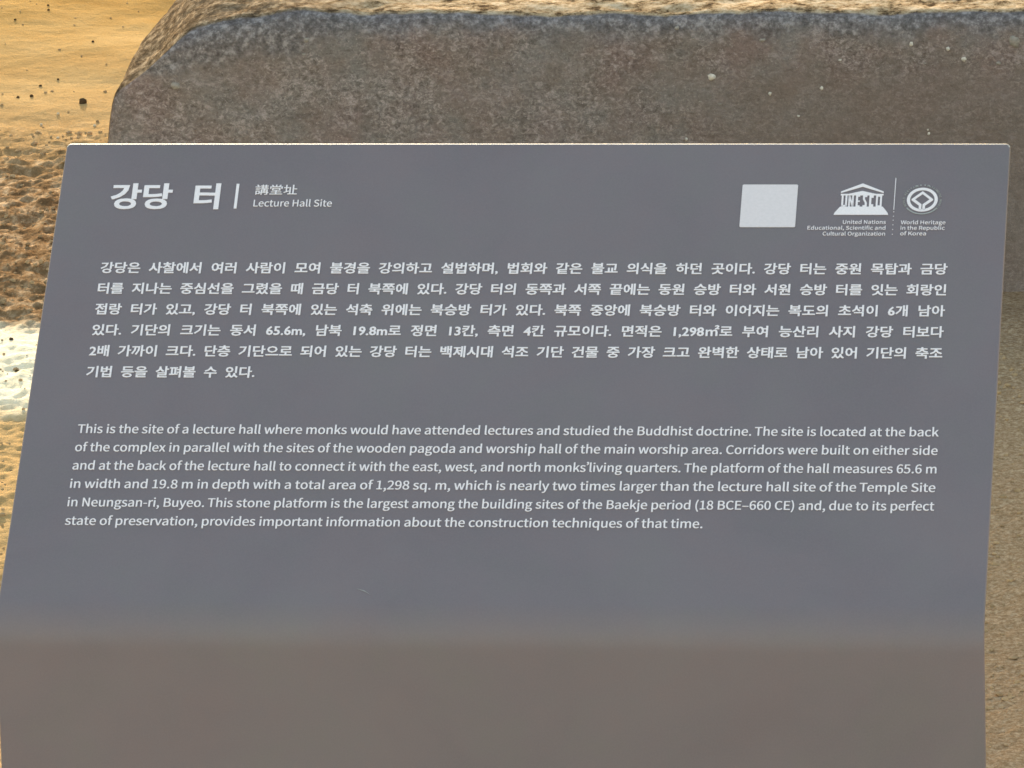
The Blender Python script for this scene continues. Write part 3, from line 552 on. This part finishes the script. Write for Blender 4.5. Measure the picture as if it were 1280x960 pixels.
KOR = ['강당은 사찰에서 여러 사람이 모여 불경을 강의하고 설법하며, 법회와 같은 불교 의식을 하던 곳이다. 강당 터는 중원 목탑과 금당',
       '터를 지나는 중심선을 그렸을 때 금당 터 북쪽에 있다. 강당 터의 동쪽과 서쪽 끝에는 동원 승방 터와 서원 승방 터를 잇는 회랑인',
       '접랑 터가 있고, 강당 터 북쪽에 있는 석축 위에는 북승방 터가 있다. 북쪽 중앙에 북승방 터와 이어지는 복도의 초석이 6개 남아',
       '있다. 기단의 크기는 동서 65.6m, 남북 19.8m로 정면 13칸, 측면 4칸 규모이다. 면적은 1,298㎡로 부여 능산리 사지 강당 터보다',
       '2배 가까이 크다. 단층 기단으로 되어 있는 강당 터는 백제시대 석조 기단 건물 중 가장 크고 완벽한 상태로 남아 있어 기단의 축조',
       '기법 등을 살펴볼 수 있다.']
KSX, KSY = .01240, .01290
t = Sheet()
for i, s_ in enumerate(KOR):
    tgt = .7100 if i < 5 else .1412
    w1 = np.ptp(hangul(s_, .0, 1, 1)[0][:, 0]); w2 = np.ptp(hangul(s_, .0, 2, 1)[0][:, 0])
    wd = 1+(tgt/KSX-w1)/(w2-w1)
    t.fit(hangul(s_, .013, wd, 2, .030), -.3564, -.3564+tgt, .3708-.0223*i-.0049, sy=KSY)
    print('KOR', i, round(wd, 2))
t.build('korean_paragraph', M_PRINT, panel)

ENG = ['This is the site of a lecture hall where monks would have attended lectures and studied the Buddhist doctrine. The site is located at the back',
       'of the complex in parallel with the sites of the wooden pagoda and worship hall of the main worship area. Corridors were built on either side',
       'and at the back of the lecture hall to connect it with the east, west, and north monks’living quarters. The platform of the hall measures 65.6 m',
       'in width and 19.8 m in depth with a total area of 1,298 sq. m, which is nearly two times larger than the lecture hall site of the Temple Site',
       'in Neungsan-ri, Buyeo. This stone platform is the largest among the building sites of the Baekje period (18 BCE–660 CE) and, due to its perfect',
       'state of preservation, provides important information about the construction techniques of that time.']
t = Sheet()
for i, s_ in enumerate(ENG):
    u1 = .3545 if i < 5 else .1671
    print('ENG', i, round(t.fit(latin(s_, .0118), -.3572, u1, .1944-.01912*i, sy=.0347), 3))
t.build('english_paragraph', M_PRINT, panel)

# blank white label where the photograph has a code square
t = Sheet()
c0, c1, d0, d1, q = .1778, .2244, .4155, .4617, .0008
t.poly([(c0+q, d0), (c1-q, d0), (c1, d0+q), (c1, d1-q), (c1-q, d1), (c0+q, d1), (c0, d1-q), (c0, d0+q)])
t.build('blank_label', M_LABEL, panel)

# temple emblem: pediment, six columns shaped from letters, stepped base
t = Sheet()
cx = .2786
ap, ey, ly, hw = .4630, .4538, .4500, .0179
t.poly([(cx, ap), (cx-hw, ey+.0004), (cx-hw, ey-.0012), (cx, ap-.0036)])
t.poly([(cx, ap), (cx, ap-.0036), (cx+hw, ey-.0012), (cx+hw, ey+.0004)])
t.poly([(cx-hw, ly), (cx+hw, ly), (cx+hw, ly+.0016), (cx-hw, ly+.0016)])
t.poly([(cx-hw+.0065, ly+.0016), (cx+hw-.0065, ly+.0016), (cx, ly+.0048), ][:3])
t.poly([(cx-.0178, .4378), (cx+.0178, .4378), (cx+.0222, .4312), (cx-.0222, .4312)])
t.poly([(cx-.0228, .4290), (cx+.0228, .4290), (cx+.0222, .4312), (cx-.0222, .4312)])
cy0, cy1 = .4378, .4500
def col(x, w_): t.poly([(x, cy0), (x+w_, cy0), (x+w_, cy1), (x, cy1)])
for a in (-.0170, -.0138): col(cx+a, .0016)                       # U
t.poly([(cx-.0170, cy0), (cx-.0122, cy0), (cx-.0122, cy0+.0018), (cx-.0170, cy0+.0018)])
for a in (-.0112, -.0082): col(cx+a, .0014)                       # N
t.poly([(cx-.0112, cy1), (cx-.0098, cy1), (cx-.0068, cy0), (cx-.0082, cy0)])
col(cx-.0050, .0018)                                              # E
for yy in (cy0, .4430, cy1-.0014): t.poly([(cx-.0032, yy), (cx-.0016, yy), (cx-.0016, yy+.0014), (cx-.0032, yy+.0014)])
t.poly([(cx+.0008, cy1), (cx+.0044, cy1), (cx+.0044, cy1-.0018), (cx+.0026, cy1-.0018), (cx+.0026, cy1-.004), (cx+.0008, cy1-.004)])   # S
t.poly([(cx+.0008, cy1-.004), (cx+.0026, cy1-.004), (cx+.0044, cy0+.004), (cx+.0026, cy0+.004)])
t.poly([(cx+.0026, cy0+.004), (cx+.0044, cy0+.004), (cx+.0044, cy0), (cx+.0008, cy0), (cx+.0008, cy0+.0016), (cx+.0026, cy0+.0016)])
col(cx+.0062, .0018)                                              # C
for yy in (cy0, cy1-.0026): t.poly([(cx+.0080, yy), (cx+.0098, yy), (cx+.0098, yy+.0026), (cx+.0080, yy+.0026)])
for a in (.0118, .0152): col(cx+a, .0016)                         # O
for yy in (cy0, cy1-.0014): t.poly([(cx+.0134, yy), (cx+.0152, yy), (cx+.0152, yy+.0014), (cx+.0134, yy+.0014)])
t.build('temple_emblem', M_PRINT, panel)

t = Sheet()
for s_, u0, tt in (('United Nations', .2640, .4192), ('Educational, Scientific and', .2348, .4129), ('Cultural Organization', .2478, .4066)):
    t.fit(latin(s_, .010), u0, .2999, tt, sy=.0150)
t.build('emblem_caption', M_DIM2 if 'M_DIM2' in globals() else M_PRINT, panel)

# thin rule between the emblems, breaking into dots
t = Sheet()
t.poly([(.3055, .4345), (.3061, .4345), (.3062, .4690), (.3056, .4690)])
for yy in (.4323, .4275, .4232, .4182, .4132, .4080): t.ring((.3059, yy), .0, .00042, 8)
t.build('emblem_divider', M_PRINT, panel)

# heritage emblem: a square joined to its circle
hx, hy = .3291, .4454
t = Sheet()
t.ring((hx, hy), .0102, .0129, 64)
q, k = .0097, .0031
o_ = [(hx, hy+q), (hx-q, hy), (hx-.0019, hy-q+.0017)]
# two mirrored strokes: from the top corner round the side down to the ring at the bottom
for sgn in (-1, 1):
    P = lambda x, y: (hx+sgn*x, hy+y)
    for a in ([P(0, .0092), P(.0090, .0006), P(.0058, .0006), P(0, .0060)],
              [P(.0090, .0006), P(.0090, -.0006), P(.0058, -.0000), P(.0058, .0006)],
              [P(.0090, -.0006), P(.0026, -.0064), P(.0004, -.0050), P(.0058, -.0000)],
              [P(.0026, -.0064), P(.0026, -.0112), P(.0004, -.0112), P(.0004, -.0050)]):
        t.poly(a if sgn > 0 else a[::-1])
t.build('heritage_emblem', M_PRINT, panel)
t = Sheet()
def arc_text(s_, r_, a_mid, h, flip=False, step=None):
    tot = len(s_)*step
    for i, ch in enumerate(s_):
        if ch == ' ': continue
        v, f = latin(ch); v = v.copy(); v[:, 0] -= (v[:, 0].max()+v[:, 0].min())/2
        v *= h/.2565
        a = a_mid+(tot/2-(i+.5)*step)*(-1 if flip else 1)
        rot = a-math.pi/2+(math.pi if flip else 0)
        rr = r_+(h if flip else 0)
        x = v[:, 0]*math.cos(rot)-v[:, 1]*math.sin(rot)+hx+math.cos(a)*rr
        y = v[:, 0]*math.sin(rot)+v[:, 1]*math.cos(rot)+hy+math.sin(a)*rr
        t.add(np.stack([x, y, x*0], -1), f)
arc_text('WORLD HERITAGE', .0144, R(155), .0019, step=R(7.6))
arc_text('PATRIMOINE MONDIAL', .0144, R(15), .0019, step=R(7.0))
t.ring((hx, hy), .0148, .0158, 30, R(215), R(325))
for a in (72, 84, 97, 110):
    t.ring((hx+math.cos(R(a))*.0158, hy+math.sin(R(a))*.0158), 0, .0007, 8)
t.build('emblem_lettering', M_DIM, panel)
t = Sheet()
for s_, u1, tt in (('World Heritage', .3496, .4189), ('in the Republic', .3492, .4129), ('of Korea', .3340, .4069)):
    t.fit(latin(s_, .010), .3124, u1, tt, sy=.0150)
t.build('heritage_caption', M_PRINT, panel)

# two light scratches on the coating
t = Sheet()
t.poly([(-.1105, .0352), (-.1040, .0325), (-.0985, .0290), (-.1038, .0331)])
t.build('scratch', M_DIM, panel)
